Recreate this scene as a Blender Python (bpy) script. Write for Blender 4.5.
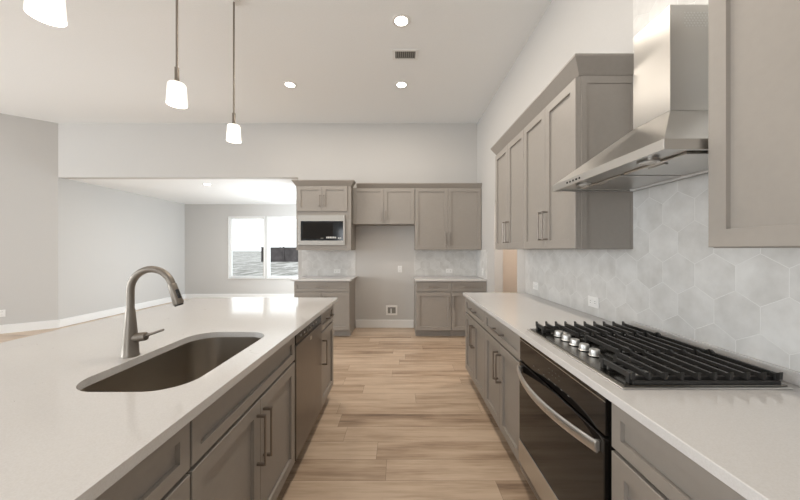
import bpy, bmesh, math, random
from mathutils import Vector, Matrix
random.seed(7)
PI = math.pi
S = bpy.context.scene
COL = S.collection
for o in list(bpy.data.objects): bpy.data.objects.remove(o)

# ------------------------------------------------------------------ camera
cam = bpy.data.cameras.new('camera'); camo = bpy.data.objects.new('camera', cam)
COL.objects.link(camo); camo.location = (0, 0, 1.372); camo.rotation_euler = (PI/2, 0, 0)
cam.sensor_width = 36; cam.lens = 310/800*36; cam.clip_start = .02; cam.clip_end = 500
S.camera = camo
# ------------------------------------------------------------------ world, light, exposure
S.view_settings.view_transform = 'Standard'; S.view_settings.look = 'None'
S.view_settings.gamma = 1; S.view_settings.exposure = 0.0; S.view_settings.use_curve_mapping = False
W = bpy.data.worlds.new('world'); S.world = W; W.use_nodes = True
W.node_tree.nodes['Background'].inputs[0].default_value = (.96, .975, 1, 1)
W.node_tree.nodes['Background'].inputs[1].default_value = 2.0
def area(name, loc, rot, sx, sy, power, col):
    l = bpy.data.lights.new(name, 'AREA'); l.shape = 'RECTANGLE'; l.size = sx; l.size_y = sy
    l.energy = power; l.color = col
    o = bpy.data.objects.new(name, l); COL.objects.link(o); o.location = loc; o.rotation_euler = rot
    return o
DAY = (.89, .955, 1)
UP = math.radians(8)
# fill lights added as daylight, at unseen made-up openings in the left wall
area('daylight_left_fill', (-10.43, .25, 1.6), (0, -PI/2-UP, 0), 2.3, 2.6, 255, DAY)
area('daylight_left_fill', (-10.43, -2.2, 1.6), (0, -PI/2-UP, 0), 2.3, 1.8, 170, DAY)
# weaker daylight fill added behind the camera, at invented openings out of view
area('daylight_rear_fill', (-5.9, -3.43, 1.45), (PI/2, 0, 0), 2.4, 2.3, 20, DAY)
area('daylight_rear_fill', (-1.75, -3.43, 1.25), (PI/2, 0, -.1), 1.7, 2.0, 42, DAY)
# added fill brightening the living room, at an invented hidden side opening
area('living_side_fill', (-1.86, 7.2, 1.4), (0, PI/2, 0), 1.6, 2.2, 90, (.83, .93, 1))

# ------------------------------------------------------------------ materials
def mat(name, col=(.5,.5,.5), rough=.5, metal=0, spec=.5, emit=None, estr=0, coat=0):
    m = bpy.data.materials.new(name); m.use_nodes = True
    b = m.node_tree.nodes['Principled BSDF']
    b.inputs['Base Color'].default_value = (*col, 1); b.inputs['Roughness'].default_value = rough
    b.inputs['Metallic'].default_value = metal; b.inputs['Specular IOR Level'].default_value = spec
    b.inputs['Coat Weight'].default_value = coat
    if emit: b.inputs['Emission Color'].default_value = (*emit, 1); b.inputs['Emission Strength'].default_value = estr
    return m
class NT:
    def __init__(s, m): s.t = m.node_tree; s.b = s.t.nodes['Principled BSDF']
    def n(s, t, **k):
        o = s.t.nodes.new(t)
        for a, v in k.items(): setattr(o, a, v)
        return o
    def l(s, a, b): s.t.links.new(a, b)
    def put(s, v, sock):
        if isinstance(v, (int, float)): sock.default_value = v
        elif isinstance(v, tuple): sock.default_value = v
        else: s.l(v, sock)
    def m(s, op, a, b=0, c=None):
        o = s.n('ShaderNodeMath', operation=op); s.put(a, o.inputs[0]); s.put(b, o.inputs[1])
        if c is not None: s.put(c, o.inputs[2])
        return o.outputs[0]
    def pos(s): return s.n('ShaderNodeNewGeometry').outputs['Position']
    def scl(s, v, f):
        o = s.n('ShaderNodeVectorMath', operation='MULTIPLY'); s.l(v, o.inputs[0]); o.inputs[1].default_value = f
        return o.outputs[0]
    def noise(s, v, scale, det=3, rough=.5):
        o = s.n('ShaderNodeTexNoise'); s.l(v, o.inputs['Vector']); o.inputs['Scale'].default_value = scale
        o.inputs['Detail'].default_value = det; o.inputs['Roughness'].default_value = rough
        return o.outputs[0]
    def ramp(s, f, stops):
        o = s.n('ShaderNodeValToRGB'); s.l(f, o.inputs[0]); e = o.color_ramp.elements
        while len(e) < len(stops): e.new(.5)
        for i, (p, c) in enumerate(stops): e[i].position = p; e[i].color = (*c, 1)
        return o.outputs[0]
    def mix(s, f, a, b, mode='MIX'):
        o = s.n('ShaderNodeMix', data_type='RGBA', blend_type=mode)
        s.put(f, o.inputs[0]); s.put(a, o.inputs[6]); s.put(b, o.inputs[7]); return o.outputs[2]
    def bump(s, h, st, d=.002):
        o = s.n('ShaderNodeBump'); s.l(h, o.inputs['Height']); o.inputs['Strength'].default_value = st
        o.inputs['Distance'].default_value = d; s.l(o.outputs[0], s.b.inputs['Normal'])
def speck(name, col, rough, amp=.03, scale=60, bump=.04, **k):
    m = mat(name, col, rough, **k); t = NT(m); p = t.pos(); f = t.noise(p, scale, 3)
    c1 = tuple(x*(1-amp) for x in col); c2 = tuple(min(1, x*(1+amp)) for x in col)
    t.l(t.ramp(f, [(.3, c1), (.7, c2)]), t.b.inputs['Base Color'])
    if bump: t.bump(f, bump, .001)
    return m
M = {}
M['wall'] = speck('wall_paint', (.535, .52, .50), .75, .012, 90)
M['ceil'] = speck('ceiling_paint', (.85, .86, .86), .85, .012, 70)
M['white'] = speck('white_trim_paint', (.78, .775, .76), .4, .01, 50, .02)
M['paint'] = speck('warm_grey_cabinet_paint', (.298, .270, .240), .42, .02, 40, .02)
M['plastic'] = mat('white_plastic', (.8, .79, .77), .35)
M['slot'] = mat('dark_slot', (.05, .045, .04), .6)
M['grey_plastic'] = mat('grey_plastic', (.25, .24, .22), .5)
M['black'] = mat('black_enamel', (.012, .011, .010), .22)
M['bglass'] = mat('black_oven_glass', (.009, .0075, .0065), .05, spec=.34)
M['mglass'] = mat('microwave_glass', (.010, .013, .016), .08)
M['iron'] = speck('cast_iron', (.022, .021, .020), .42, .2, 200, .1)
M['pull'] = mat('bronze_nickel_pull', (.30, .265, .235), .34, metal=.9)
M['nickel'] = mat('brushed_nickel', (.235, .208, .178), .42, metal=.85)
M['legend'] = mat('pale_legend_print', (.62, .62, .60), .5)
M['dim_legend'] = mat('dim_legend_print', (.22, .22, .21), .5)
M['rubber'] = mat('black_rubber', (.015, .015, .015), .6)
M['tan'] = speck('pantry_paint', (.62, .56, .50), .8, .012, 90)
def metal(name, col, rough, stretch, ms=1.0, bmp=.004):
    m = mat(name, col, rough, metal=ms); t = NT(m)
    f = t.noise(t.scl(t.pos(), stretch), 1, 3)
    r = t.n('ShaderNodeMapRange'); t.l(f, r.inputs[0]); r.inputs[3].default_value = rough*.93; r.inputs[4].default_value = rough*1.07
    t.l(r.outputs[0], t.b.inputs['Roughness']); 
    if bmp: t.bump(f, bmp, .0004)
    return m
def brushed(name, col, rough, an=.6):
    m = mat(name, col, rough, metal=1); t = NT(m); m.node_tree.nodes['Principled BSDF'].inputs['Anisotropic'].default_value = an
    tg = t.n('ShaderNodeTangent', direction_type='RADIAL', axis='Z'); t.l(tg.outputs[0], t.b.inputs['Tangent']); return m
M['steel'] = brushed('brushed_stainless_steel', (.58, .565, .54), .3)
M['satin'] = mat('satin_stainless_steel', (.66, .65, .63), .42, metal=1)
M['trimsteel'] = mat('microwave_trim_steel', (.40, .385, .36), .5, metal=.9)
M['steel_v'] = brushed('brushed_stainless_chimney', (.56, .545, .52), .33, .7)
M['dw'] = metal('dishwasher_stainless', (.215, .20, .185), .34, (400, 6, 6))
M['sink'] = metal('brushed_dark_steel_sink', (.40, .36, .31), .33, (120, 120, 8))
M['plate'] = metal('cooktop_steel', (.22, .21, .19), .2, (6, 300, 6))

def quartz():
    m = mat('white_quartz', (.66, .63, .6), .07, spec=.5); t = NT(m); p = t.pos()
    a = t.noise(p, 260, 2); b = t.noise(p, 2.2, 5, .62)
    base = t.ramp(a, [(.3, (.585, .565, .545)), (.7, (.63, .615, .60))])
    v = t.m('ABSOLUTE', t.m('SUBTRACT', b, .5)); v2 = t.noise(p, 9, 4)
    vein = t.m('MULTIPLY', t.m('LESS_THAN', v, .003), t.m('GREATER_THAN', v2, .66))
    c = t.mix(t.m('MULTIPLY', vein, .5), base, (.30, .27, .24, 1))
    t.l(c, t.b.inputs['Base Color']); return m
M['quartz'] = quartz()

def hextile(name, axis, ox, oz, w=.173):
    m = mat(name, (.5, .5, .48), .3); t = NT(m); p = t.pos()
    sp = t.n('ShaderNodeSeparateXYZ'); t.l(p, sp.inputs[0])
    u = t.m('SUBTRACT', sp.outputs[axis], ox); v = t.m('SUBTRACT', sp.outputs[2], oz)
    h = w*math.sqrt(3)
    def fold(x, s): return t.m('SUBTRACT', t.m('FLOORED_MODULO', x, s), s/2)
    ax, ay = fold(u, w), fold(v, h)
    bx_, by_ = fold(t.m('SUBTRACT', u, w/2), w), fold(t.m('SUBTRACT', v, h/2), h)
    la = t.m('ADD', t.m('MULTIPLY', ax, ax), t.m('MULTIPLY', ay, ay))
    lb = t.m('ADD', t.m('MULTIPLY', bx_, bx_), t.m('MULTIPLY', by_, by_))
    sel = t.m('LESS_THAN', la, lb)
    def pick(a, b): return t.m('ADD', t.m('MULTIPLY', a, sel), t.m('MULTIPLY', b, t.m('SUBTRACT', 1, sel)))
    gx, gy = pick(ax, bx_), pick(ay, by_)
    axx, ayy = t.m('ABSOLUTE', gx), t.m('ABSOLUTE', gy)
    d = t.m('MAXIMUM', axx, t.m('ADD', t.m('MULTIPLY', axx, .5), t.m('MULTIPLY', ayy, .8660254)))
    edge = t.m('SUBTRACT', w/2, d)
    idx, idy = t.m('SUBTRACT', u, gx), t.m('SUBTRACT', v, gy)
    cb = t.n('ShaderNodeCombineXYZ'); t.l(t.m('ROUND', t.m('MULTIPLY', idx, 23)), cb.inputs[0]); t.l(t.m('ROUND', t.m('MULTIPLY', idy, 23)), cb.inputs[1])
    wn = t.n('ShaderNodeTexWhiteNoise', noise_dimensions='2D'); t.l(cb.outputs[0], wn.inputs[0])
    off = t.n('ShaderNodeVectorMath', operation='MULTIPLY_ADD'); t.l(wn.outputs[1], off.inputs[0]); off.inputs[1].default_value = (.5, .5, .5); t.l(p, off.inputs[2])
    cl = t.noise(off.outputs[0], 7, 5, .6)
    col = t.ramp(cl, [(.30, (.55, .535, .51)), (.5, (.63, .617, .595)), (.68, (.70, .69, .67))])
    tint = t.m('ADD', t.m('MULTIPLY', wn.outputs[0], .03), .965)
    hs = t.n('ShaderNodeHueSaturation'); t.l(col, hs.inputs['Color']); t.l(tint, hs.inputs['Value'])
    g = t.m('LESS_THAN', edge, .0014)
    t.l(t.mix(g, hs.outputs[0], (.72, .71, .69, 1)), t.b.inputs['Base Color'])
    hgt = t.m('MINIMUM', t.m('DIVIDE', edge, .003), 1); t.bump(hgt, .35, .0015)
    t.l(t.m('ADD', t.m('MULTIPLY', g, .4), .3), t.b.inputs['Roughness'])
    return m
M['hex_y'] = hextile('marble_hexagon_tile_side', 1, 1.162-.0865*2+.0865, 1.2585-.15)
M['hex_x'] = hextile('marble_hexagon_tile_back', 0, .1, 1.2585-.15)

def planks():
    m = mat('oak_plank_floor', (.4, .3, .2), .34); t = NT(m); p = t.pos()
    sp = t.n('ShaderNodeSeparateXYZ'); t.l(p, sp.inputs[0]); x, y = sp.outputs[0], sp.outputs[1]
    Wd, L = .187, 1.22
    yy = t.m('DIVIDE', t.m('ADD', y, .026), Wd); row = t.m('FLOOR', yy)
    w1 = t.n('ShaderNodeTexWhiteNoise', noise_dimensions='1D'); t.l(row, w1.inputs['W'])
    xx = t.m('DIVIDE', t.m('ADD', x, t.m('MULTIPLY', w1.outputs[0], L*3)), L); colm = t.m('FLOOR', xx)
    cb = t.n('ShaderNodeCombineXYZ'); t.l(row, cb.inputs[0]); t.l(colm, cb.inputs[1])
    w2 = t.n('ShaderNodeTexWhiteNoise', noise_dimensions='2D'); t.l(cb.outputs[0], w2.inputs[0])
    off = t.n('ShaderNodeVectorMath', operation='MULTIPLY_ADD'); t.l(w2.outputs[1], off.inputs[0]); off.inputs[1].default_value = (9, 9, 9); t.l(p, off.inputs[2])
    g1 = t.noise(t.scl(off.outputs[0], (1.1, 9, 1)), 1.5, 4, .55)
    g2 = t.noise(t.scl(off.outputs[0], (3, 70, 1)), 1.5, 3, .6)
    f = t.m('ADD', t.m('ADD', t.m('MULTIPLY', g1, .62), t.m('MULTIPLY', g2, .22)), t.m('MULTIPLY', w2.outputs[0], .20))
    c = t.ramp(f, [(.30, (.22, .148, .100)), (.44, (.42, .305, .213)), (.58, (.56, .43, .317)), (.78, (.66, .53, .405))])
    fy = t.m('FRACT', yy); fx = t.m('FRACT', xx)
    ey = t.m('MULTIPLY', t.m('MINIMUM', fy, t.m('SUBTRACT', 1, fy)), Wd); ex = t.m('MULTIPLY', t.m('MINIMUM', fx, t.m('SUBTRACT', 1, fx)), L)
    gap = t.m('LESS_THAN', t.m('MINIMUM', ex, ey), .0013)
    t.l(t.mix(t.m('MULTIPLY', gap, .55), c, (.11, .07, .045, 1)), t.b.inputs['Base Color'])
    t.bump(t.m('SUBTRACT', g2, t.m('MULTIPLY', gap, 1.0)), .12, .002)
    return m
M['floor'] = planks()
def ground():
    m = mat('rubble_ground', (.6, .58, .55), .95); t = NT(m); p = t.pos()
    f = t.noise(t.scl(p, (1, .16, 1)), 1.3, 8, .8); g = t.noise(t.scl(p, (.05, .2, 1)), 1, 4)
    a = t.ramp(f, [(.42, (.10, .098, .085)), (.50, (.26, .25, .235)), (.56, (.5, .49, .475))])
    t.l(t.mix(t.m('MULTIPLY', g, .45), a, (.33, .32, .28, 1)), t.b.inputs['Base Color']); return m
M['ground'] = ground()
M['fence'] = speck('dark_fence_boards', (.085, .075, .075), .9, .35, 1.4, 0)
def glassmat():
    m = bpy.data.materials.new('window_glass'); m.use_nodes = True; t = m.node_tree; t.nodes.clear()
    o = t.nodes.new('ShaderNodeOutputMaterial'); mx = t.nodes.new('ShaderNodeMixShader'); tr = t.nodes.new('ShaderNodeBsdfTransparent')
    gl = t.nodes.new('ShaderNodeBsdfGlossy'); gl.inputs['Roughness'].default_value = .02
    fr = t.nodes.new('ShaderNodeFresnel'); fr.inputs[0].default_value = 1.04
    tr.inputs[0].default_value = (.96, .98, .98, 1)
    t.links.new(fr.outputs[0], mx.inputs[0]); t.links.new(tr.outputs[0], mx.inputs[1]); t.links.new(gl.outputs[0], mx.inputs[2]); t.links.new(mx.outputs[0], o.inputs[0])
    return m
M['glass'] = glassmat()
M['shade'] = mat('frosted_lit_glass', (.9, .88, .85), .4, emit=(1, .93, .84), estr=.7)
M['lens'] = mat('lit_downlight_lens', (.9, .9, .9), .5, emit=(1, .95, .87), estr=14)
M['bulb'] = mat('lit_lamp_bulb', (.9, .9, .9), .5, emit=(1, .93, .84), estr=8)
M['lampglass'] = mat('hood_lamp_lens', (.62, .60, .56), .25)

# ------------------------------------------------------------------ helpers
def BM(): return bmesh.new()
def bx(bm, x0, x1, y0, y1, z0, z1, bev=0, seg=1):
    x0, x1 = min(x0, x1), max(x0, x1); y0, y1 = min(y0, y1), max(y0, y1); z0, z1 = min(z0, z1), max(z0, z1)
    r = bmesh.ops.create_cube(bm, size=1)
    for v in r['verts']:
        v.co = Vector(((x0+x1)/2 + v.co.x*(x1-x0), (y0+y1)/2 + v.co.y*(y1-y0), (z0+z1)/2 + v.co.z*(z1-z0)))
    if bev:
        es = list({e for v in r['verts'] for e in v.link_edges})
        bmesh.ops.bevel(bm, geom=es, offset=bev, segments=seg, affect='EDGES', profile=.5)
    return bm
def lathe(bm, prof, n=32, c=(0,0,0), axis='Z', cap=True):
    rings = []
    for r, z in prof:
        ring = []
        for i in range(n):
            a = 2*PI*i/n; p = Vector((r*math.cos(a), r*math.sin(a), z))
            if axis == 'X': p = Vector((p.z, p.x, p.y))
            if axis == 'Y': p = Vector((p.x, p.z, p.y))
            ring.append(bm.verts.new(p + Vector(c)))
        rings.append(ring)
    for a, b in zip(rings, rings[1:]):
        for i in range(n): bm.faces.new((a[i], a[(i+1)%n], b[(i+1)%n], b[i]))
    if cap:
        bm.faces.new(rings[0][::-1]); bm.faces.new(rings[-1])
    return bm
def tube(bm, pts, rad, n=16, cap=True):
    pts = [Vector(p) for p in pts]; rads = rad if isinstance(rad, (list, tuple)) else [rad]*len(pts)
    rings = []; prev = None
    for i, p in enumerate(pts):
        d = (pts[min(i+1, len(pts)-1)] - pts[max(i-1, 0)]).normalized()
        if prev is None:
            a = Vector((0,0,1)) if abs(d.z) < .9 else Vector((0,1,0)); u = d.cross(a).normalized()
        else: u = (prev - d*prev.dot(d)).normalized()
        prev = u; w = d.cross(u)
        rings.append([bm.verts.new(p + (u*math.cos(2*PI*k/n) + w*math.sin(2*PI*k/n))*rads[i]) for k in range(n)])
    for a, b in zip(rings, rings[1:]):
        for k in range(n): bm.faces.new((a[k], a[(k+1)%n], b[(k+1)%n], b[k]))
    if cap: bm.faces.new(rings[0][::-1]); bm.faces.new(rings[-1])
    return bm
def prism(bm, pts, z0, z1):
    a = [bm.verts.new((x, y, z0)) for x, y in pts]; b = [bm.verts.new((x, y, z1)) for x, y in pts]
    n = len(pts); bm.faces.new(a[::-1]); bm.faces.new(b)
    for i in range(n): bm.faces.new((a[i], a[(i+1)%n], b[(i+1)%n], b[i]))
    return bm
def obj(name, bm, m, parent=None, smooth=False, world=False, bevel=0):
    """one mesh object; with world=True the mesh is given in world coordinates"""
    bmesh.ops.recalc_face_normals(bm, faces=bm.faces)
    me = bpy.data.meshes.new(name); 
    if world and parent is not None:
        r = parent
        while r.parent: r = r.parent
        mw = Matrix.Translation(r.location) @ r.rotation_euler.to_matrix().to_4x4()
        bm.transform(mw.inverted())
    bm.to_mesh(me); bm.free()
    o = bpy.data.objects.new(name, me); COL.objects.link(o)
    me.materials.append(M[m] if isinstance(m, str) else m)
    if parent: o.parent = parent
    if smooth:
        for p in me.polygons: p.use_smooth = True
        me.set_sharp_from_angle(angle=math.radians(35))
    if bevel:
        b = o.modifiers.new('bevel', 'BEVEL'); b.width = bevel; b.segments = 2; b.limit_method = 'ANGLE'
    return o
def tag(o, label, cat, group=None, kind=None):
    o['label'] = label; o['category'] = cat
    if group: o['group'] = group
    if kind: o['kind'] = kind
    return o
def thing(name, label, cat, loc=(0,0,0), rotz=0, group=None):
    o = bpy.data.objects.new(name, None); COL.objects.link(o); o.empty_display_size = .1
    o.location = loc; o.rotation_euler = (0, 0, rotz); return tag(o, label, cat, group)
def struct(name, bm, m, parent=None, label=None, **k):
    o = obj(name, bm, m, parent, **k)
    if parent is None:
        o['kind'] = 'structure'
        if label: o['label'] = label
    return o
def wall_x(bm, y0, y1, xa, xb, z0, z1, holes):
    """wall running along X, thickness y0..y1, with holes (x0,x1,z0,z1)"""
    xs = sorted({xa, xb, *[h[0] for h in holes], *[h[1] for h in holes]})
    for a, b in zip(xs, xs[1:]):
        hs = sorted([h for h in holes if h[0] <= a+1e-6 and h[1] >= b-1e-6], key=lambda h: h[2]); z = z0
        for h in hs:
            if h[2] > z+1e-6: bx(bm, a, b, y0, y1, z, h[2])
            z = h[3]
        if z < z1-1e-6: bx(bm, a, b, y0, y1, z, z1)
    return bm
def wall_y(bm, x0, x1, ya, yb, z0, z1, holes):
    wall_x(bm, x0, x1, ya, yb, z0, z1, holes)
    for v in bm.verts: v.co = Vector((v.co.y, v.co.x, v.co.z))
    return bm

# ------------------------------------------------------------------ the setting
H = 3.612; HL = 2.656; WX = 1.36; BY = 5.48
struct('floor', bx(BM(), -10.7, 2.9, -3.6, 8.85, -.06, 0), 'floor')
struct('ceiling', prism(BM(), [(-10.62, -3.6), (WX+.12, -3.6), (WX+.12, BY+.14), (-6.04, BY+.14), (-10.62, 1.88)], H, H+.1), 'ceil')
struct('ceiling', bx(BM(), -6.16, -1.68, BY+.14, 8.84, HL, HL+.1), 'ceil', label='lower white ceiling of the living room beyond the opening')
struct('wall_back', wall_x(BM(), BY, BY+.14, -6.04, WX+.12, 0, H, [(-6.04, -1.8, 0, HL)]), 'wall')
struct('wall_right', wall_y(BM(), WX, WX+.12, -3.6, BY, 0, H, [(3.6, 4.46, 0, 2.08)]), 'wall')
struct('wall_left', wall_y(BM(), -10.62, -10.5, -3.6, 1.976, 0, H, [(-3.15, -1.25, .4, 2.8), (-1.1, 1.6, .4, 2.8)]), 'wall')
struct('wall_rear', wall_x(BM(), -3.6, -3.48, -10.5, WX, 0, H, [(-7.2, -4.6, .3, 2.6), (-2.65, -.85, .2, 2.3)]), 'wall')
dv = Vector((-10.5+6.04, 1.976-BY, 0)).normalized(); nv = Vector((dv.y, -dv.x, 0))  # angled wall
if nv.x > 0: nv = -nv
A, B = Vector((-6.04, BY, 0)), Vector((-10.5, 1.976, 0))
struct('wall_angled', prism(BM(), [(A.x, A.y), (B.x, B.y), (B.x+nv.x*.12, B.y+nv.y*.12), (A.x+nv.x*.12, A.y+nv.y*.12)], 0, H), 'wall')
struct('wall_living_left', bx(BM(), -6.16, -6.04, BY, 8.84, 0, HL), 'wall')
struct('wall_living_right', wall_y(BM(), -1.8, -1.68, BY+.14, 8.84, 0, HL, [(6.1, 8.3, .59, 2.3)]), 'wall')  # hidden opening added for the living room fill light
WINS = [(-4.80, -3.80), (-3.725, -2.725)]
struct('wall_far', wall_x(BM(), 8.7, 8.84, -6.04, -1.8, 0, HL, [(a, b, .59, 2.30) for a, b in WINS]), 'wall')
# pantry behind the doorway
struct('wall_pantry', wall_y(BM(), 2.45, 2.57, 3.1, 5.3, 0, 2.6, []), 'tan')
struct('wall_pantry', bx(BM(), WX+.12, 2.45, 5.18, 5.3, 0, 2.6), 'tan')
struct('wall_pantry', bx(BM(), WX+.12, 2.45, 3.1, 3.2, 0, 2.6), 'tan')
struct('ceiling_pantry', bx(BM(), WX+.12, 2.57, 3.1, 5.3, 2.6, 2.7), 'tan')
l = bpy.data.lights.new('pantry_fill', 'POINT'); l.energy = 30; l.shadow_soft_size = .12; l.color = (1, .9, .8)  # added point light, no fixture; keeps the pantry walls from going dark
lo = bpy.data.objects.new('pantry_fill', l); COL.objects.link(lo); lo.location = (1.95, 4.1, 2.3)
# windows of the far wall
for i, (a, b) in enumerate(WINS):
    w = bpy.data.objects.new('window_%d' % (i+1), None); COL.objects.link(w); w.location = ((a+b)/2, 8.7, .59); w['kind'] = 'structure'
    w['label'] = ['white framed living room window, the left one seen whole', 'white framed living room window partly behind the microwave cabinet'][i]
    bm = BM(); t = .05
    for q in ((a, a+t, .59, 2.30), (b-t, b, .59, 2.30), (a+t, b-t, .59, .59+t), (a+t, b-t, 2.30-t, 2.30)): bx(bm, q[0], q[1], 8.74, 8.80, q[2], q[3])
    obj('window_frame', bm, 'white', w, world=True)
    bm = BM(); c = .014
    for q in ((a-c, a, .59-c, 2.30+c), (b, b+c, .59-c, 2.30+c), (a, b, 2.30, 2.30+c), (a, b, .59-c, .59)): bx(bm, q[0], q[1], 8.688, 8.7, q[2], q[3])
    obj('window_casing', bm, 'white', w, world=True)
    obj('window_sill', bx(BM(), a-c, b+c, 8.66, 8.74, .57, .59, .004), 'white', w, world=True)
    obj('window_pane', bx(BM(), a+t, b-t, 8.768, 8.774, .59+t, 2.30-t), 'glass', w, world=True)
# baseboards
def base(name, x0, x1, y0, y1): struct(name, bx(BM(), x0, x1, y0, y1, 0, .14, .004), 'white')
base('baseboard_back', -.785+.003, .24, BY-.016, BY)
base('baseboard_living_left', -6.04, -6.024, BY, 8.7)
base('baseboard_far', -6.024, -1.8, 8.684, 8.7)
o = WX
base('baseboard_right', o-.016, o, 4.46, 4.8); base('baseboard_pantry', 2.434, 2.45, 3.2, 5.18)
e = -nv*.016
struct('baseboard_angled', prism(BM(), [(A.x, A.y), (B.x, B.y), (B.x+e.x, B.y+e.y), (A.x+e.x, A.y+e.y), (-6.024, BY-.0005)], 0, .14), 'white')
base('baseboard_left', -10.5, -10.484, -3.48, 1.976)
# outside
struct('ground', bx(BM(), -300, 200, 8.86, 600, -.45, -.25), 'ground', label='pale rubble strewn ground outside the living room windows')
t = thing('fence', 'long dark board fence standing on the rubble outside the right window', 'fence', (-15, 43, -.25))
obj('fence_boards', bx(BM(), -19.2, -2, 43, 43.12, -.25, 1.75), 'fence', t, world=True)
for k in range(7):
    obj('fence_post', bx(BM(), -19.2+k*3, -19.05+k*3, 42.86, 43, -.25, 1.86), 'fence', t, world=True)
tag(obj('utility_pole', tube(BM(), [(-23.2, 60, -.25), (-23.2, 60, 8)], [.07, .05], 10), 'fence'), 'thin faint pole standing beyond the dark fence outside', 'pole')

# ------------------------------------------------------------------ cabinets
def shaker(x0, x1, z0, z1, st=.057, th=.02, rec=.013):
    bm = BM(); c = .0018
    def ring(dx, y): return [bm.verts.new((x0+dx, y, z0+dx)), bm.verts.new((x1-dx, y, z0+dx)), bm.verts.new((x1-dx, y, z1-dx)), bm.verts.new((x0+dx, y, z1-dx))]
    rs = [ring(0, 0), ring(0, -th+c), ring(c, -th), ring(st, -th), ring(st+.0012, -th+rec)]
    for a, b in zip(rs, rs[1:]):
        for i in range(4): bm.faces.new((a[i], a[(i+1)%4], b[(i+1)%4], b[i]))
    bm.faces.new(rs[0][::-1]); bm.faces.new(rs[-1]); return bm
def pull(cx, cz, L, vert, fy=-.02):
    bm = BM(); w = .0055; p = .032
    if vert:
        bx(bm, cx-w, cx+w, fy-p-.008, fy-p, cz-L/2, cz+L/2, .0015)
        for s in (-1, 1): bx(bm, cx-w, cx+w, fy-p, fy, cz+s*(L/2-w)-w, cz+s*(L/2-w)+w)
    else:
        bx(bm, cx-L/2, cx+L/2, fy-p-.008, fy-p, cz-w, cz+w, .0015)
        for s in (-1, 1): bx(bm, cx+s*(L/2-w)-w, cx+s*(L/2-w)+w, fy-p, fy, cz-w, cz+w)
    return bm
def cabinet(name, label, cat, loc, rotz, w, d, z0, z1, fronts, group=None, toe=False, opening=None, hollow=False, deep=None):
    t = thing(name, label, cat, (loc[0], loc[1], 0), rotz, group); g = .0012; d -= .002
    zb = z0
    if toe:
        obj('toe_kick', bx(BM(), g, w-g, .075, d, 0, .1), 'paint', t); zb = .1
    bm = BM(); s = .018
    if hollow or opening:
        bx(bm, g, s, 0, d, zb, z1); bx(bm, w-s, w-g, 0, d, zb, z1); bx(bm, s, w-s, d-s, d, zb, z1); bx(bm, s, w-s, 0, d-s, zb, zb+s)
        if opening:
            bx(bm, s, w-s, 0, d-s, z1-s, z1)
            ox0, ox1, oz0, oz1 = opening
            bx(bm, s, w-s, 0, d-s, oz1, oz1+s)
            bx(bm, s, ox0, 0, .02, zb+s, oz1); bx(bm, ox1, w-s, 0, .02, zb+s, oz1); bx(bm, ox0, ox1, 0, .02, zb+s, oz0)
            bx(bm, s, w-s, 0, .02, oz1+s, z1-s)
        else:
            bx(bm, s, w-s, 0, s, z1-.04, z1); bx(bm, s, w-s, 0, s, .70, .73)
    else: bx(bm, g, w-g, 0, d, zb, z1)
    obj('cabinet_box', bm, 'paint', t)
    for f in fronts:
        kind, x0, x1, a, b, h = f
        o = obj(kind, shaker(x0, x1, a, b, .057 if (b-a) > .25 else .042), 'paint', t)
        if h:
            if h[0] == 'v': obj('handle', pull(h[1], h[2], h[3], True), 'pull', o)
            else: obj('handle', pull((x0+x1)/2, (a+b)/2, h[1], False), 'pull', o)
    return t
RR, LR = -PI/2, PI/2      # facing the aisle from the right / from the island
GU, GL = 'wall cabinets on the hexagon tiled right wall', 'base cabinets under the cooktop counter'
def pair(w, z0, z1, hz, L=.2, m=.003, c=None):
    c = w/2 if c is None else c
    return [('door', m, c-.0015, z0, z1, ('v', c-.032, hz, L)), ('door', c+.0015, w-m, z0, z1, ('v', c+.032, hz, L))]
# right wall uppers
UX = WX - .32
cabinet('wall_cabinet', 'tall grey two-door wall cabinet farthest down the right wall, beside the doorway', 'cabinet', (UX, 3.32), RR, .76, .32, 1.378, 2.39, pair(.76, 1.381, 2.375, 1.54), GU)
near_hood = cabinet('wall_cabinet', 'tall grey two-door wall cabinet touching the left end of the range hood', 'cabinet', (UX, 2.56), RR, .76, .32, 1.378, 2.39, pair(.76, 1.381, 2.375, 1.54), GU)
t = cabinet('wall_cabinet', 'large grey wall cabinet nearest the camera, right of the range hood', 'cabinet', (UX, 1.03), RR, .915, .32, 1.378, 2.39, pair(.915, 1.381, 2.375, 1.54), GU)
def side_skin(t, xw):
    bm = BM(); g = .004
    bx(bm, xw, xw+g, .012, .045, 1.38, 2.384); bx(bm, xw, xw+g, .30, .318, 1.38, 2.384)
    bx(bm, xw, xw+g, .045, .30, 2.34, 2.384)
    obj('side_trim', bm, 'paint', t)
side_skin(near_hood, .7595); side_skin(t, -.003)
# right bases
BXR = .72; dR = WX-BXR
def bases(w, ww=None): return pair(w, .115, .708, .55, .2) + [('drawer', .003, w-.003, .722, .872, ('h', .19))]
cabinet('base_cabinet', 'grey base cabinet at the far end of the cooktop counter, one drawer over two doors', 'cabinet', (BXR, 3.32), RR, .76, dR, 0, .884, bases(.76), GL, True)
cabinet('base_cabinet', 'grey base cabinet against the far side of the black oven, one drawer over two doors', 'cabinet', (BXR, 2.56), RR, .76, dR, 0, .884, bases(.76), GL, True)
cabinet('drawer_cabinet', 'grey drawer base cabinet on the near side of the black oven', 'cabinet', (BXR, 1.03), RR, .915, dR, 0, .884,
        [('drawer', .003, .912, .722, .872, ('h', .19)), ('drawer', .003, .912, .42, .708, ('h', .19)), ('drawer', .003, .912, .115, .406, ('h', .19))], GL, True)
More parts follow.
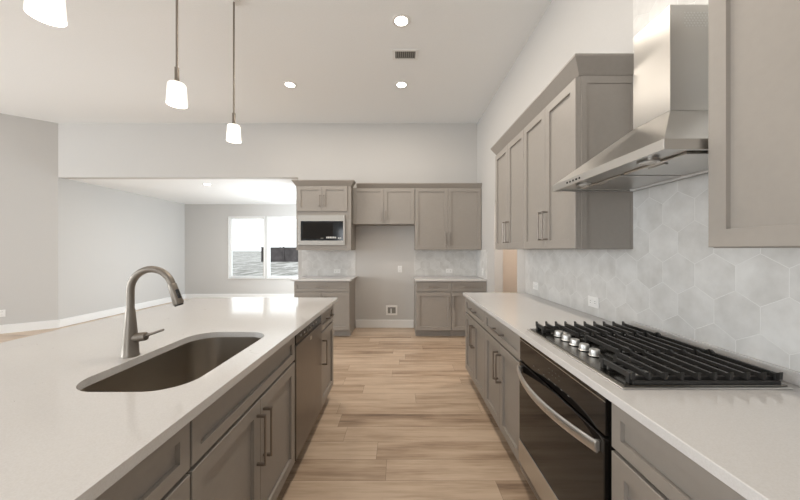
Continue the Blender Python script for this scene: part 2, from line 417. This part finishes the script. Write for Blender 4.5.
# island
BXI = -.642; GI = 'cabinets in the island front'
cabinet('base_cabinet', 'narrow grey island cabinet at the far end past the dishwasher, drawer over one door', 'cabinet', (BXI, 2.453), LR, .447, .58, 0, .884,
        [('drawer', .003, .444, .722, .872, ('h', .15)), ('door', .003, .444, .115, .708, ('v', .035, .55, .2))], GI, True)
cabinet('sink_cabinet', 'grey island sink cabinet with a wide false drawer over two doors', 'cabinet', (BXI, .925), LR, .912, .58, 0, .884,
        pair(.912, .115, .708, .545, .22) + [('false_drawer', .003, .909, .722, .872, None)], GI, True, hollow=True)
cabinet('base_cabinet', 'grey island cabinet nearest the camera, drawer front over a door', 'cabinet', (BXI, .315), LR, .607, .58, 0, .884,
        [('drawer', .003, .604, .722, .872, None), ('door', .003, .604, .115, .708, ('v', .035, .55, .2))], GI, True)
bm = BM(); bx(bm, -1.60, -1.23, .315, 2.90, 0, .882)
tag(obj('island_knee_wall', bm, 'paint'), 'grey back panel holding up the overhang of the white island top', 'panel')
# back wall
GB = 'cabinets on the far kitchen wall'
w = .88
cabinet('microwave_cabinet', 'grey wall cabinet housing the microwave, two small doors above it', 'cabinet', (-1.665, 4.97), 0, w, BY-4.97, 1.37, 2.41,
        [('door', .022, .418, 1.992, 2.392, ('v', .418-.03, 2.16, .17)), ('door', .421, .822, 1.992, 2.392, ('v', .451, 2.16, .17))], GB, opening=(.07, .75, 1.50, 1.88))
w = 1.03
cabinet('wall_cabinet', 'short wide grey wall cabinet above the empty refrigerator space', 'cabinet', (-.784, 5.17), 0, w, BY-5.17, 1.80, 2.41,
        pair(w, 1.803, 2.398, 1.93, .17, c=.5155), GB)
w = WX-.249-.004
cabinet('wall_cabinet', 'tall grey two-door wall cabinet in the far right corner', 'cabinet', (.249, 5.17), 0, w, BY-5.17, 1.376, 2.41,
        pair(w, 1.379, 2.398, 1.56, .2, c=.548), GB)
cabinet('base_cabinet', 'grey base cabinet under the microwave, wide drawer over two doors', 'cabinet', (-1.662, 4.875), 0, .872, BY-4.875, 0, .884,
        pair(.872, .115, .708, .55) + [('drawer', .003, .869, .722, .872, ('h', .19))], GB, True)
cabinet('base_cabinet', 'grey base cabinet right of the refrigerator space, drawer over one door', 'cabinet', (.249, 4.875), 0, .556, BY-4.875, 0, .884,
        [('drawer', .003, .553, .722, .872, ('h', .17)), ('door', .003, .553, .115, .708, ('v', .52, .55, .2))], GB, True)
cabinet('base_cabinet', 'grey corner base cabinet partly behind the end of the cooktop counter', 'cabinet', (.805, 4.875), 0, .55, BY-4.875, 0, .884,
        [('drawer', .003, .547, .722, .872, ('h', .17)), ('door', .003, .547, .115, .708, ('v', .036, .55, .2))], GB, True)
# crown mouldings
def crown(path, zt=2.478, zb=2.385):
    prof = [(0, zb), (.004, zb), (.052, zt-.014), (.054, zt-.012), (.054, zt), (0, zt)]
    pts = [Vector((x, y, 0)) for x, y in path]; bm = BM(); rings = []
    nn = []
    for a, b in zip(pts, pts[1:]):
        d = (b-a).normalized(); nn.append(Vector((d.y, -d.x, 0)))
    for i, p in enumerate(pts):
        if i == 0: n = nn[0]
        elif i == len(pts)-1: n = nn[-1]
        else: n = (nn[i-1]+nn[i]); n = n/ (n.dot(nn[i]))
        rings.append([bm.verts.new((p.x+n.x*o, p.y+n.y*o, z)) for o, z in prof])
    k = len(prof)
    for a, b in zip(rings, rings[1:]):
        for i in range(k): bm.faces.new((a[i], a[(i+1)%k], b[(i+1)%k], b[i]))
    bm.faces.new(rings[0][::-1]); bm.faces.new(rings[-1]); return bm
tag(obj('crown_molding', crown([(WX, 3.322), (UX, 3.322), (UX, 1.798), (WX-.0095, 1.798)]), 'paint'), 'grey crown molding along the tall cabinets left of the range hood', 'molding', 'crown moldings')
tag(obj('crown_molding', crown([(WX-.0095, 1.032), (UX, 1.032), (UX, .115), (WX, .115)]), 'paint'), 'grey crown molding on the cabinet nearest the camera', 'molding', 'crown moldings')
tag(obj('crown_molding', crown([(-1.667, BY), (-1.667, 4.97), (-.783, 4.97), (-.783, 5.112)], 2.485, 2.40), 'paint'), 'grey crown molding stepping forward over the microwave cabinet', 'molding', 'crown moldings')
tag(obj('crown_molding', crown([(-.722, 5.17), (WX-.004, 5.17)], 2.478, 2.40), 'paint'), 'long straight grey crown molding on the far wall cabinets', 'molding', 'crown moldings')

# ------------------------------------------------------------------ countertops
CT0, CT1 = .884, .914
tag(obj('countertop', bx(BM(), .676, WX-.001, .1, 3.337, CT0, CT1, .002), 'quartz'), 'long white quartz countertop holding the gas cooktop', 'countertop')
tag(obj('countertop', bx(BM(), -1.70, -.76, 4.83, BY-.001, CT0, CT1, .002), 'quartz'), 'short white quartz countertop below the microwave', 'countertop')
tag(obj('countertop', bx(BM(), .234, WX-.001, 4.83, BY-.001, CT0, CT1, .002), 'quartz'), 'white quartz countertop in the far right corner', 'countertop')
def rrect(x0, x1, y0, y1, r, n=8):
    out = []
    for cx, cy, a0 in ((x1-r, y1-r, 0), (x0+r, y1-r, PI/2), (x0+r, y0+r, PI), (x1-r, y0+r, 1.5*PI)):
        for k in range(n+1): a = a0+PI/2*k/n; out.append((cx+r*math.cos(a), cy+r*math.sin(a)))
    return out
SK = (-1.12, -.717, 1.0, 1.737, .125)
def slab_hole(outer, inner, z0, z1):
    bm = BM()
    def loop(pts, z):
        v = [bm.verts.new((x, y, z)) for x, y in pts]
        return v, [bm.edges.new((v[i], v[(i+1)%len(v)])) for i in range(len(v))]
    ov, oe = loop(outer, z1); iv, ie = loop(inner, z1)
    bmesh.ops.triangle_fill(bm, use_beauty=True, edges=oe+ie)
    r = bmesh.ops.extrude_face_region(bm, geom=list(bm.faces))
    for g in r['geom']:
        if isinstance(g, bmesh.types.BMVert): g.co.z = z0
    return bm
outer = rrect(-1.97, -.597, .25, 2.99, .012, 3)
tag(obj('island_countertop', slab_hole(outer, rrect(*SK, n=12), CT0, CT1), 'quartz'), 'large glossy white quartz island top with a sink cutout', 'countertop')
# sink
sk = thing('kitchen_sink', 'undermount brushed steel sink with rounded corners set in the island', 'sink', (-.918, 1.368, CT0-.23))
bm = BM(); rings = []
for o, z, r in ((.022, CT0, .145), (.003, CT0, .128), (.003, CT0-.004, .128), (-.004, CT0-.19, .12), (-.012, CT0-.213, .112), (-.032, CT0-.226, .095), (-.07, CT0-.229, .06)):
    rings.append([bm.verts.new((x, y, z-.0005)) for x, y in rrect(SK[0]-o, SK[1]+o, SK[2]-o, SK[3]+o, r, 12)])
for a, b in zip(rings, rings[1:]):
    for i in range(len(a)): bm.faces.new((a[i], a[(i+1)%len(a)], b[(i+1)%len(a)], b[i]))
bm.faces.new(rings[-1])
o = obj('bowl', bm, 'sink', sk, smooth=True, world=True)
md = o.modifiers.new('solid', 'SOLIDIFY'); md.thickness = .0016; md.offset = -1
o = obj('drain', lathe(BM(), [(.0, .004), (.045, .004), (.052, .001), (.052, 0)], 32, (-.918, 1.40, CT0-.229), cap=False), 'nickel', sk, smooth=True, world=True)
# faucet
fx, fy = -1.167, 1.342
fc = thing('kitchen_faucet', 'tall arched brushed nickel pull-down faucet behind the sink', 'faucet', (fx, fy, CT1))
obj('base', lathe(BM(), [(.0335, 0), (.0335, .004), (.031, .010), (.029, .05), (.022, .14), (.0165, .20), (.0145, .205)], 36, (fx, fy, CT1)), 'nickel', fc, smooth=True, world=True)
pts = [(fx, fy, CT1+.20), (fx, fy, CT1+.25)]; R = .092; cz = CT1+.283
for k in range(0, 17):
    a = PI - (PI-.32)*k/16; pts.append((fx+R+R*math.cos(a), fy, cz+R*math.sin(a)))
end = Vector(pts[-1]); dd = Vector((.32, 0, -.947)).normalized()
obj('spout', tube(BM(), pts, .0145, 20), 'nickel', fc, smooth=True, world=True)
hd = obj('spray_head', tube(BM(), [end, end+dd*.004, end+dd*.03, end+dd*.088, end+dd*.094], [.0145, .0165, .0175, .0205, .0185], 24), 'nickel', fc, smooth=True, world=True)
obj('spray_tip', tube(BM(), [end+dd*.094, end+dd*.099], .0165, 20), 'rubber', hd, world=True)
pz = Vector((.947, 0, .32)); bm = BM(); c = end+dd*.05+pz*.0165+Vector((0, -.006, 0))
tube(bm, [c-dd*.02, c-dd*.018, c+dd*.018, c+dd*.02], [.004, .007, .007, .004], 12)
obj('spray_button', bm, 'rubber', hd, smooth=True, world=True)
hub = obj('valve_hub', tube(BM(), [(fx+.015, fy, CT1+.078), (fx+.06, fy, CT1+.084), (fx+.068, fy, CT1+.085), (fx+.071, fy, CT1+.0855)], [.019, .019, .017, .011], 24), 'nickel', fc, smooth=True, world=True)
obj('lever', tube(BM(), [(fx+.06, fy, CT1+.086), (fx+.10, fy, CT1+.098), (fx+.142, fy, CT1+.113), (fx+.145, fy, CT1+.114)], [.0075, .0055, .005, .003], 14), 'nickel', fc, smooth=True, world=True)

# ------------------------------------------------------------------ backsplash
tag(obj('tile_backsplash', bx(bx(BM(), WX-.009, WX-.0005, .1, 3.345, CT1+.001, 1.376), WX-.009, WX-.0005, 1.034, 1.797, 1.376, H-.002), 'hex_y'), 'large grey marble hexagon tile backsplash behind the cooktop and hood', 'backsplash', 'hexagon tile backsplashes')
tag(obj('counter_upstand', bx(BM(), WX-.022, WX-.0095, .1, 1.80, CT1+.0005, CT1+.046, .001), 'quartz'), 'low quartz strip along the wall behind the cooktop', 'upstand')
tag(obj('tile_backsplash', bx(BM(), -1.735, -.785, BY-.009, BY, CT1+.001, 1.37), 'hex_x'), 'grey marble tile backsplash between the microwave cabinet and its counter', 'backsplash', 'hexagon tile backsplashes')
ts = thing('tile_backsplash', 'grey marble tile backsplash turning the far right corner', 'backsplash', (.8, BY, CT1), 0, 'hexagon tile backsplashes')
obj('back_tile', bx(BM(), .249, WX, BY-.009, BY, CT1+.001, 1.376), 'hex_x', ts, world=True)
obj('side_tile', bx(BM(), WX-.009, WX, 4.83, BY-.01, CT1+.001, 1.376), 'hex_y', ts, world=True)

# ------------------------------------------------------------------ outlets
def outlet(label, c, rotz, horiz, kind='duplex', group='white electrical outlets'):
    t = thing('electrical_outlet', label, 'outlet', c, rotz, group); w, h = (.116, .073) if horiz else (.073, .116)
    obj('cover_plate', bx(BM(), -w/2, w/2, -.006, 0, -h/2, h/2, .002, 2), 'plastic', t)
    for s in (-1, 1):
        dx, dz = (s*.026, 0) if horiz else (0, s*.026)
        rc = obj('receptacle', bx(BM(), dx-.016, dx+.016, -.009, -.005, dz-.016, dz+.016, .003, 2), 'plastic', t)
        bm = BM()
        for q in (-1, 1):
            if horiz: bx(bm, dx-.005, dx+.005, -.0096, -.0088, q*.007-.0012, q*.007+.0012)
            else: bx(bm, q*.007-.0012, q*.007+.0012, -.0096, -.0088, dz-.005, dz+.005)
        obj('slot', bm, 'slot', rc)
    return t
TX = WX-.009
outlet('white outlet on the right tiles closest to the doorway', (TX, 3.08, 1.015), RR, True)
outlet('white outlet on the right tiles just beyond the cooktop', (TX, 2.16, 1.01), RR, True)
outlet('white outlet on the tiles below the microwave', (-1.11, BY-.009, .998), 0, True)
outlet('white outlet on the tiles of the far right corner counter', (.866, BY-.009, 1.005), 0, True)
outlet('white outlet on the short side tiles of the far right corner', (TX, 5.06, 1.015), RR, False)
outlet('upright white outlet on the bare wall of the refrigerator space', (0.0, BY, 1.035), 0, False)
ca = math.atan2(dv.y, dv.x)
sdist = None
for k in range(400):
    p = A + dv*(k*.005)
    if 400+310*p.x/p.y <= 2.5: sdist = p; break
outlet('white outlet low on the angled wall at the left edge', (sdist.x, sdist.y, 1.372-(313-249.7)*sdist.y/310), ca+PI, False)
# water supply box
t = thing('water_supply_box', 'recessed white water line box low in the refrigerator space', 'outlet box', (-.147, BY, .307))
bm = BM(); X, Z = -.147, .307
for q in ((X-.10, X-.07, Z-.085, Z+.085), (X+.07, X+.10, Z-.085, Z+.085), (X-.07, X+.07, Z+.055, Z+.085), (X-.07, X+.07, Z-.085, Z-.055)): bx(bm, q[0], q[1], BY-.01, BY, q[2], q[3])
obj('frame', bm, 'plastic', t, world=True)
obj('recess', bx(BM(), X-.07, X+.07, BY-.002, BY, Z-.055, Z+.055), 'grey_plastic', t, world=True)
obj('valve', tube(BM(), [(X-.01, BY-.01, Z-.05), (X-.01, BY-.01, Z+.03)], .012, 12), 'plastic', t, world=True)

# ------------------------------------------------------------------ dishwasher
dw = thing('dishwasher', 'stainless steel dishwasher with a black top strip built into the island', 'dishwasher', (-.95, 2.145, 0))
Y0, Y1 = 1.842, 2.448
obj('tub', bx(BM(), -1.2, -.65, Y0, Y1, .1, .878), 'black', dw, world=True)
d = obj('door', bx(BM(), -.65, -.618, Y0+.003, Y1-.003, .115, .80, .004, 2), 'dw', dw, world=True)
obj('badge', bx(BM(), -.6182, -.6165, 2.13, 2.17, .752, .776, .002), 'steel', d, world=True)
c = obj('control_strip', bx(BM(), -.65, -.620, Y0+.003, Y1-.003, .804, .876, .003), 'black', dw, world=True)
for k in range(6): obj('button', bx(BM(), -.6202, -.6190, 1.93+k*.07, 1.955+k*.07, .832, .845), 'grey_plastic', c, world=True)
obj('toe_panel', bx(BM(), -.72, -.70, Y0, Y1, .0, .1), 'black', dw, world=True)

# ------------------------------------------------------------------ oven
ov = thing('wall_oven', 'black glass built-in oven with a curved stainless handle under the cooktop', 'oven', (1.0, 1.415, .1))
Y0, Y1 = 1.036, 1.797
obj('body', bx(BM(), .712, 1.28, Y0, Y1, .1, .880), 'black', ov, world=True)
cp = obj('control_panel', bx(BM(), .694, .712, Y0+.012, Y1-.004, .742, .876, .002), 'bglass', ov, world=True)
obj('panel_edge', bx(BM(), .6925, .6938, Y0+.012, Y1-.004, .856, .8595), 'steel', cp, world=True)
for i in range(4):
    for j in range(2): obj('indicator', bx(BM(), .6930, .6938, 1.44-i*.03, 1.443-i*.03, .800+j*.02, .803+j*.02), 'dim_legend', cp, world=True)
for i in range(7): obj('button_legend', bx(BM(), .6930, .6938, 1.60-i*.055, 1.612-i*.055, .769, .772), 'dim_legend', cp, world=True)
dr = obj('door', bx(BM(), .690, .712, Y0+.012, Y1-.004, .160, .734, .003), 'bglass', ov, world=True)
obj('lower_trim', bx(BM(), .686, .6899, Y0+.012, Y1-.004, .162, .285, .001), 'steel', dr, world=True)
bm = BM(); n = 28; hw = .021; rows = []
for k in range(n+1):
    s = k/n; y = 1.07+(1.785-1.07)*s; b = .016 + .058*(1-(2*s-1)**2); x = .690-b
    rows.append([bm.verts.new((x+.006-.007*math.cos(2*PI*q/14), y, .692+hw*math.sin(2*PI*q/14))) for q in range(14)])
for a, b in zip(rows, rows[1:]):
    for i in range(14): bm.faces.new((a[i], a[(i+1)%14], b[(i+1)%14], b[i]))
bm.faces.new(rows[0]); bm.faces.new(rows[-1])
for y in (1.072, 1.765): bx(bm, .672, .690, y, y+.018, .676, .708)
obj('handle', bm, 'satin', dr, world=True, smooth=True)
bm = BM(); bx(bm, .700, .712, Y0+.012, Y1-.004, .105, .155)
v = obj('vent_panel', bm, 'black', ov, world=True)
for k in range(3): obj('louver', bx(BM(), .694, .700, Y0+.02, Y1-.012, .110+k*.015, .117+k*.015), 'steel', v, world=True)
tag(obj('oven_plinth', bx(BM(), .795, 1.28, 1.032, 1.798, 0, .0995), 'paint'), 'grey recessed kick board on the floor beneath the oven', 'kick board')

# ------------------------------------------------------------------ cooktop
ck = thing('gas_cooktop', 'black gas cooktop with cast iron grates and five steel knobs', 'cooktop', (1.01, 1.395, CT1))
CX0, CX1, CY0, CY1 = .728, 1.288, 1.013, 1.775
obj('steel_rim', bx(BM(), CX0, CX1, CY0, CY1, CT1+.0005, CT1+.006, .002), 'satin', ck, world=True)
obj('top_plate', bx(BM(), CX0+.012, CX1-.006, CY0+.010, CY1-.010, CT1+.006, CT1+.011, .002), 'plate', ck, world=True)
PT = CT1+.011
for (x, y, r) in ((1.155, 1.16, .042), (.89, 1.15, .034), (1.04, 1.395, .055), (1.155, 1.64, .042), (.89, 1.665, .034)):
    b = obj('burner', lathe(BM(), [(r*1.25, 0), (r*1.25, .004), (r, .006), (r*.9, .014)], 32, (x, y, PT)), 'steel', ck, smooth=True, world=True)
    obj('burner_cap', lathe(BM(), [(r*.95, .0145), (r*.98, .018), (r*.9, .023), (r*.3, .024)], 32, (x, y, PT)), 'black', b, smooth=True, world=True)
for k in range(5):
    y = 1.31+k*.0735
    kb = obj('knob', lathe(BM(), [(.0235, 0), (.0235, .004), (.0205, .006), (.0205, .012), (.0198, .026), (.0185, .0285)], 28, (.822, y, PT)), 'satin', ck, smooth=True, world=True)
    obj('knob_skirt', lathe(BM(), [(.026, -.0001), (.026, .003), (.024, .0035)], 28, (.822, y, PT)), 'black', kb, smooth=True, world=True)
def grate(x0, x1, ya, yb, nb, fa=None, fb=None):
    bm = BM(); top = PT+.042; hgt = .017; w = .005
    for i in range(nb):
        x = x0+(x1-x0)*i/(nb-1); a, b = (fa or ya, fb or yb) if x < .88 else (ya, yb)
        # a tall thin blade with tapered raised ends
        prof = [(a+.002, top-.026), (b-.002, top-.026), (b, top), (b-.014, top-.008), (a+.014, top-.008), (a, top)]
        va = [bm.verts.new((x-w, y, z)) for y, z in prof]; vb = [bm.verts.new((x+w, y, z)) for y, z in prof]; n = 6
        bm.faces.new(va); bm.faces.new(vb[::-1])
        for j in range(n): bm.faces.new((va[j], va[(j+1)%n], vb[(j+1)%n], vb[j]))
    A, Bq = fa or ya, fb or yb
    for y in (ya+.024, (ya+yb)/2, yb-.024):
        xa = x0 if A <= y <= Bq else x0 + (x1-x0)*math.ceil((.88-x0)/(x1-x0)*(nb-1))/(nb-1)
        bx(bm, xa-w, x1+w, y-w, y+w, top-.034, top-.022)
    if A > ya: bx(bm, x0-w, .90, A+.012, A+.021, top-.034, top-.022)
    if Bq < yb: bx(bm, x0-w, .90, Bq-.021, Bq-.012, top-.034, top-.022)
    for x in (x0, x1):
        for y in ((A if x == x0 else ya)+.02, (Bq if x == x0 else yb)-.02): bx(bm, x-.008, x+.008, y-.008, y+.008, PT, top-.01, .001)
    for y in ((ya+.006) if ya < 1.1 else (yb-.006),): bx(bm, x0, x1, y-.004, y+.004, PT+.0005, PT+.012)
    return bm
obj('grate', grate(.775, 1.265, CY0+.014, 1.262, 10, None, 1.20), 'iron', ck, world=True)
obj('grate', grate(.905, 1.265, 1.268, 1.52, 8), 'iron', ck, world=True)
obj('grate', grate(.775, 1.265, 1.526, CY1-.014, 10, 1.655, None), 'iron', ck, world=True)

# ------------------------------------------------------------------ range hood
hd = thing('range_hood', 'stainless steel chimney range hood above the gas cooktop', 'range hood', (1.12, 1.42, 1.71))
hx, hz0, hz1, HY0, HY1 = .886, 1.710, 1.746, 1.04, 1.80; HXW = WX-.0105
cx, c0, c1, cz0, cz1 = 1.148, 1.317, 1.523, 1.965, 2.415
bm = BM()
q = [(hx, HY0), (HXW, HY0), (HXW, HY1), (hx, HY1)]; p = [(cx, c0), (HXW, c0), (HXW, c1), (cx, c1)]; ins = .006
R0 = [bm.verts.new((x, y, hz0)) for x, y in q]; R1 = [bm.verts.new((x, y, hz1)) for x, y in q]; R2 = [bm.verts.new((x, y, cz0)) for x, y in p]
Ri = [bm.verts.new(v) for v in ((hx+.012, HY0+.012, hz0), (HXW, HY0+.012, hz0), (HXW, HY1-.012, hz0), (hx+.012, HY1-.012, hz0))]
Rt = [bm.verts.new((v.co.x, v.co.y, hz0+.012)) for v in Ri]
for a, b in ((R0, R1), (R1, R2), (R0, Ri), (Ri, Rt)):
    for i in range(4): bm.faces.new((a[i], a[(i+1)%4], b[(i+1)%4], b[i]))
bm.faces.new(R2); bm.faces.new(Rt)
obj('canopy', bm, 'steel', hd, world=True, bevel=.0012)
bm = BM(); bx(bm, cx, HXW, c0, c1, cz0-.002, cz1)
ch = obj('chimney', bm, 'steel_v', hd, world=True, bevel=.0012)
obj('chimney_sleeve', bx(BM(), cx+.003, HXW, c0+.003, c1-.003, cz1-.08, cz1-.001) if False else bx(BM(), cx-.0015, HXW, c0-.0015, c1+.0015, cz0, cz0+.22), 'steel_v', ch, world=True)
bm = BM()
for i in range(9):
    for j in range(6):
        X = cx+.062+i*.0135+(j%2)*.0067; Z = cz1-.035-j*.011
        lathe(bm, [(.0038, -.0006), (.0038, .0006)], 8, (X, c0-.0003, Z), 'Y')
obj('vent_holes', bm, 'legend', ch, world=True)
for a, b in ((HY0+.06, 1.41), (1.43, HY1-.06)):
    f = obj('grease_filter', bx(BM(), hx+.13, HXW-.05, a, b, hz0+.003, hz0+.0115, .002), 'steel', hd, world=True)
    obj('filter_latch', bx(BM(), hx+.15, hx+.165, (a+b)/2-.04, (a+b)/2+.04, hz0-.001, hz0+.0028), 'steel', f, world=True)
for y in (1.2, 1.62):
    l = obj('lamp', lathe(BM(), [(.036, -.003), (.036, .010)], 28, (hx+.075, y, hz0+.0015)), 'steel', hd, smooth=True, world=True)
    obj('lamp_lens', lathe(BM(), [(.026, -.0045), (.026, -.002)], 24, (hx+.075, y, hz0+.001)), 'lampglass', l, world=True)
obj('rear_rail', bx(BM(), HXW-.03, HXW-.012, HY0+.02, HY1-.02, hz0-.002, hz0+.0115), 'white', hd, world=True)
for k in range(5):
    obj('button', lathe(BM(), [(.0055, -.002), (.0055, .0)], 14, (hx, 1.53+k*.028, hz0+.018), 'X'), 'black', hd, world=True)

# ------------------------------------------------------------------ microwave
mw = thing('microwave', 'built-in black glass microwave in a stainless trim frame', 'microwave', (-1.255, 4.95, 1.45))
bm = BM(); x0, x1, z0, z1 = -1.630, -.880, 1.452, 1.926; a0, a1, b0, b1 = -1.583, -.905, 1.522, 1.832
for q in ((x0, a0, z0, z1), (a1, x1, z0, z1), (a0, a1, z0, b0), (a0, a1, b1, z1)): bx(bm, q[0], q[1], 4.935, 4.968, q[2], q[3])
obj('trim_frame', bm, 'trimsteel', mw, world=True)
obj('body', bx(BM(), a0+.02, a1-.02, 4.97, 5.40, 1.51, 1.86), 'black', mw, world=True)
g = obj('door_glass', bx(BM(), a0+.001, a1-.001, 4.944, 4.968, b0+.001, b1-.001, .001), 'mglass', mw, world=True)
obj('door_window', bx(BM(), a0+.03, -1.07, 4.9425, 4.944, b0+.03, b1-.03), 'bglass', g, world=True)
for i in range(6): obj('button_legend', bx(BM(), -1.175+i*.027, -1.155+i*.027, 4.9420, 4.9425, b0+.036, b0+.062), 'legend', g, world=True)
for i in range(2): obj('button_legend', bx(BM(), -.988+i*.028, -.966+i*.028, 4.9420, 4.944, b0+.028, b0+.050), 'legend', g, world=True)
obj('logo_mark', bx(BM(), -1.268, -1.222, 4.9420, 4.9425, b0+.034, b0+.042), 'grey_plastic', g, world=True)

# ------------------------------------------------------------------ pendants
def pendant(x, y, label):
    t = thing('pendant_light', label, 'pendant light', (x, y, H), 0, 'pendant lights over the island')
    obj('canopy', lathe(BM(), [(.055, 0), (.055, -.008), (.045, -.014), (.012, -.018)], 32, (0, 0, 0)), 'white', t, smooth=True)
    obj('stem', tube(BM(), [(0, 0, -.01), (0, 0, -1.03)], .0075, 12), 'nickel', t, smooth=True)
    obj('socket_cup', lathe(BM(), [(.010, -1.01), (.014, -1.015), (.014, -1.10), (.022, -1.112), (.022, -1.124)], 24), 'nickel', t, smooth=True)
    s = obj('lamp_shade', lathe(BM(), [(.020, -1.120), (.046, -1.122), (.053, -1.132), (.061, -1.262), (.058, -1.262), (.050, -1.136), (.044, -1.127), (.020, -1.125)], 40, cap=False), 'shade', t, smooth=True)
    obj('bulb', lathe(BM(), [(.012, -1.126), (.014, -1.15), (.030, -1.18), (.030, -1.205), (.018, -1.228), (.004, -1.234)], 20), 'bulb', t, smooth=True)
    l = bpy.data.lights.new('pendant_glow', 'POINT'); l.energy = 3; l.shadow_soft_size = .05; l.color = (1, .9, .78)
    lo = bpy.data.objects.new('pendant_glow', l); COL.objects.link(lo); lo.parent = t; lo.location = (0, 0, -1.30)
pendant(-1.484, 1.30, 'lit frosted glass pendant nearest the camera, cut by the top left edge')
pendant(-1.50, 2.085, 'lit frosted glass pendant in the middle of the three over the island')
pendant(-1.49, 2.78, 'lit frosted glass pendant hanging farthest away over the island')

# ------------------------------------------------------------------ ceiling fittings
def downlight(x, y, label, z=H, power=12.5):
    t = thing('recessed_light', label, 'ceiling light', (x, y, z), 0, 'recessed ceiling lights')
    obj('trim_ring', lathe(BM(), [(.062, -.004), (.088, -.005), (.094, 0), (.062, 0), (.062, -.004)], 40, cap=False), 'white', t, smooth=True)
    obj('lens', lathe(BM(), [(.062, -.003), (.062, 0)], 32), 'lens', t)
    l = bpy.data.lights.new('downlight_beam', 'AREA'); l.shape = 'DISK'; l.size = .11; l.energy = power; l.color = (1, .90, .78)
    lo = bpy.data.objects.new('downlight_beam', l); COL.objects.link(lo); lo.parent = t; lo.location = (0, 0, -.012)
downlight(.012, 3.03, 'lit round ceiling light in front of the air vent, nearest the top edge')
downlight(.02, 4.2, 'lit round ceiling light just beyond the air vent')
downlight(-1.49, 4.2, 'lit round ceiling light left of the air vent near the far pendant')
downlight(.01, 1.85, 'added unseen round ceiling light over the aisle, brightening counter and floor')  # extra light out of view, added to warm and brighten counter and floor
downlight(.01, .62, 'added unseen round ceiling light directly above the camera')  # second unseen light, added for the same warm fill
downlight(-3.77, 6.06, 'small round ceiling light in the living room beyond the opening', HL, 12)
t = thing('air_vent', 'small white ceiling vent near the living room windows', 'vent', (-3.73, 8.2, HL))
bm = BM()
for q in ((-3.88, -3.86, 8.12, 8.28), (-3.60, -3.58, 8.12, 8.28), (-3.86, -3.60, 8.12, 8.14), (-3.86, -3.60, 8.26, 8.28)): bx(bm, *q, HL-.008, HL)
for k in range(8): bx(bm, -3.85+k*.032, -3.835+k*.032, 8.14, 8.26, HL-.007, HL-.002)
obj('vent_grille', bm, 'white', t, world=True)
t = thing('air_vent', 'grey louvered ceiling vent between two round lights', 'vent', (.06, 3.55, H))
bm = BM(); a, b, c_, d_ = -.085, .205, 3.455, 3.645
for q in ((a, a+.03, c_, d_), (b-.03, b, c_, d_), (a+.03, b-.03, c_, c_+.03), (a+.03, b-.03, d_-.03, d_)): bx(bm, q[0], q[1], q[2], q[3], H-.008, H)
obj('vent_frame', bm, 'white', t, world=True)
obj('vent_backing', bx(BM(), a+.03, b-.03, c_+.03, d_-.03, H-.002, H), 'slot', t, world=True)
bm = BM()
for k in range(10): bx(bm, a+.036+k*.0235, a+.050+k*.0235, c_+.03, d_-.03, H-.008, H-.003)
obj('vent_slats', bm, 'grey_plastic', t, world=True)
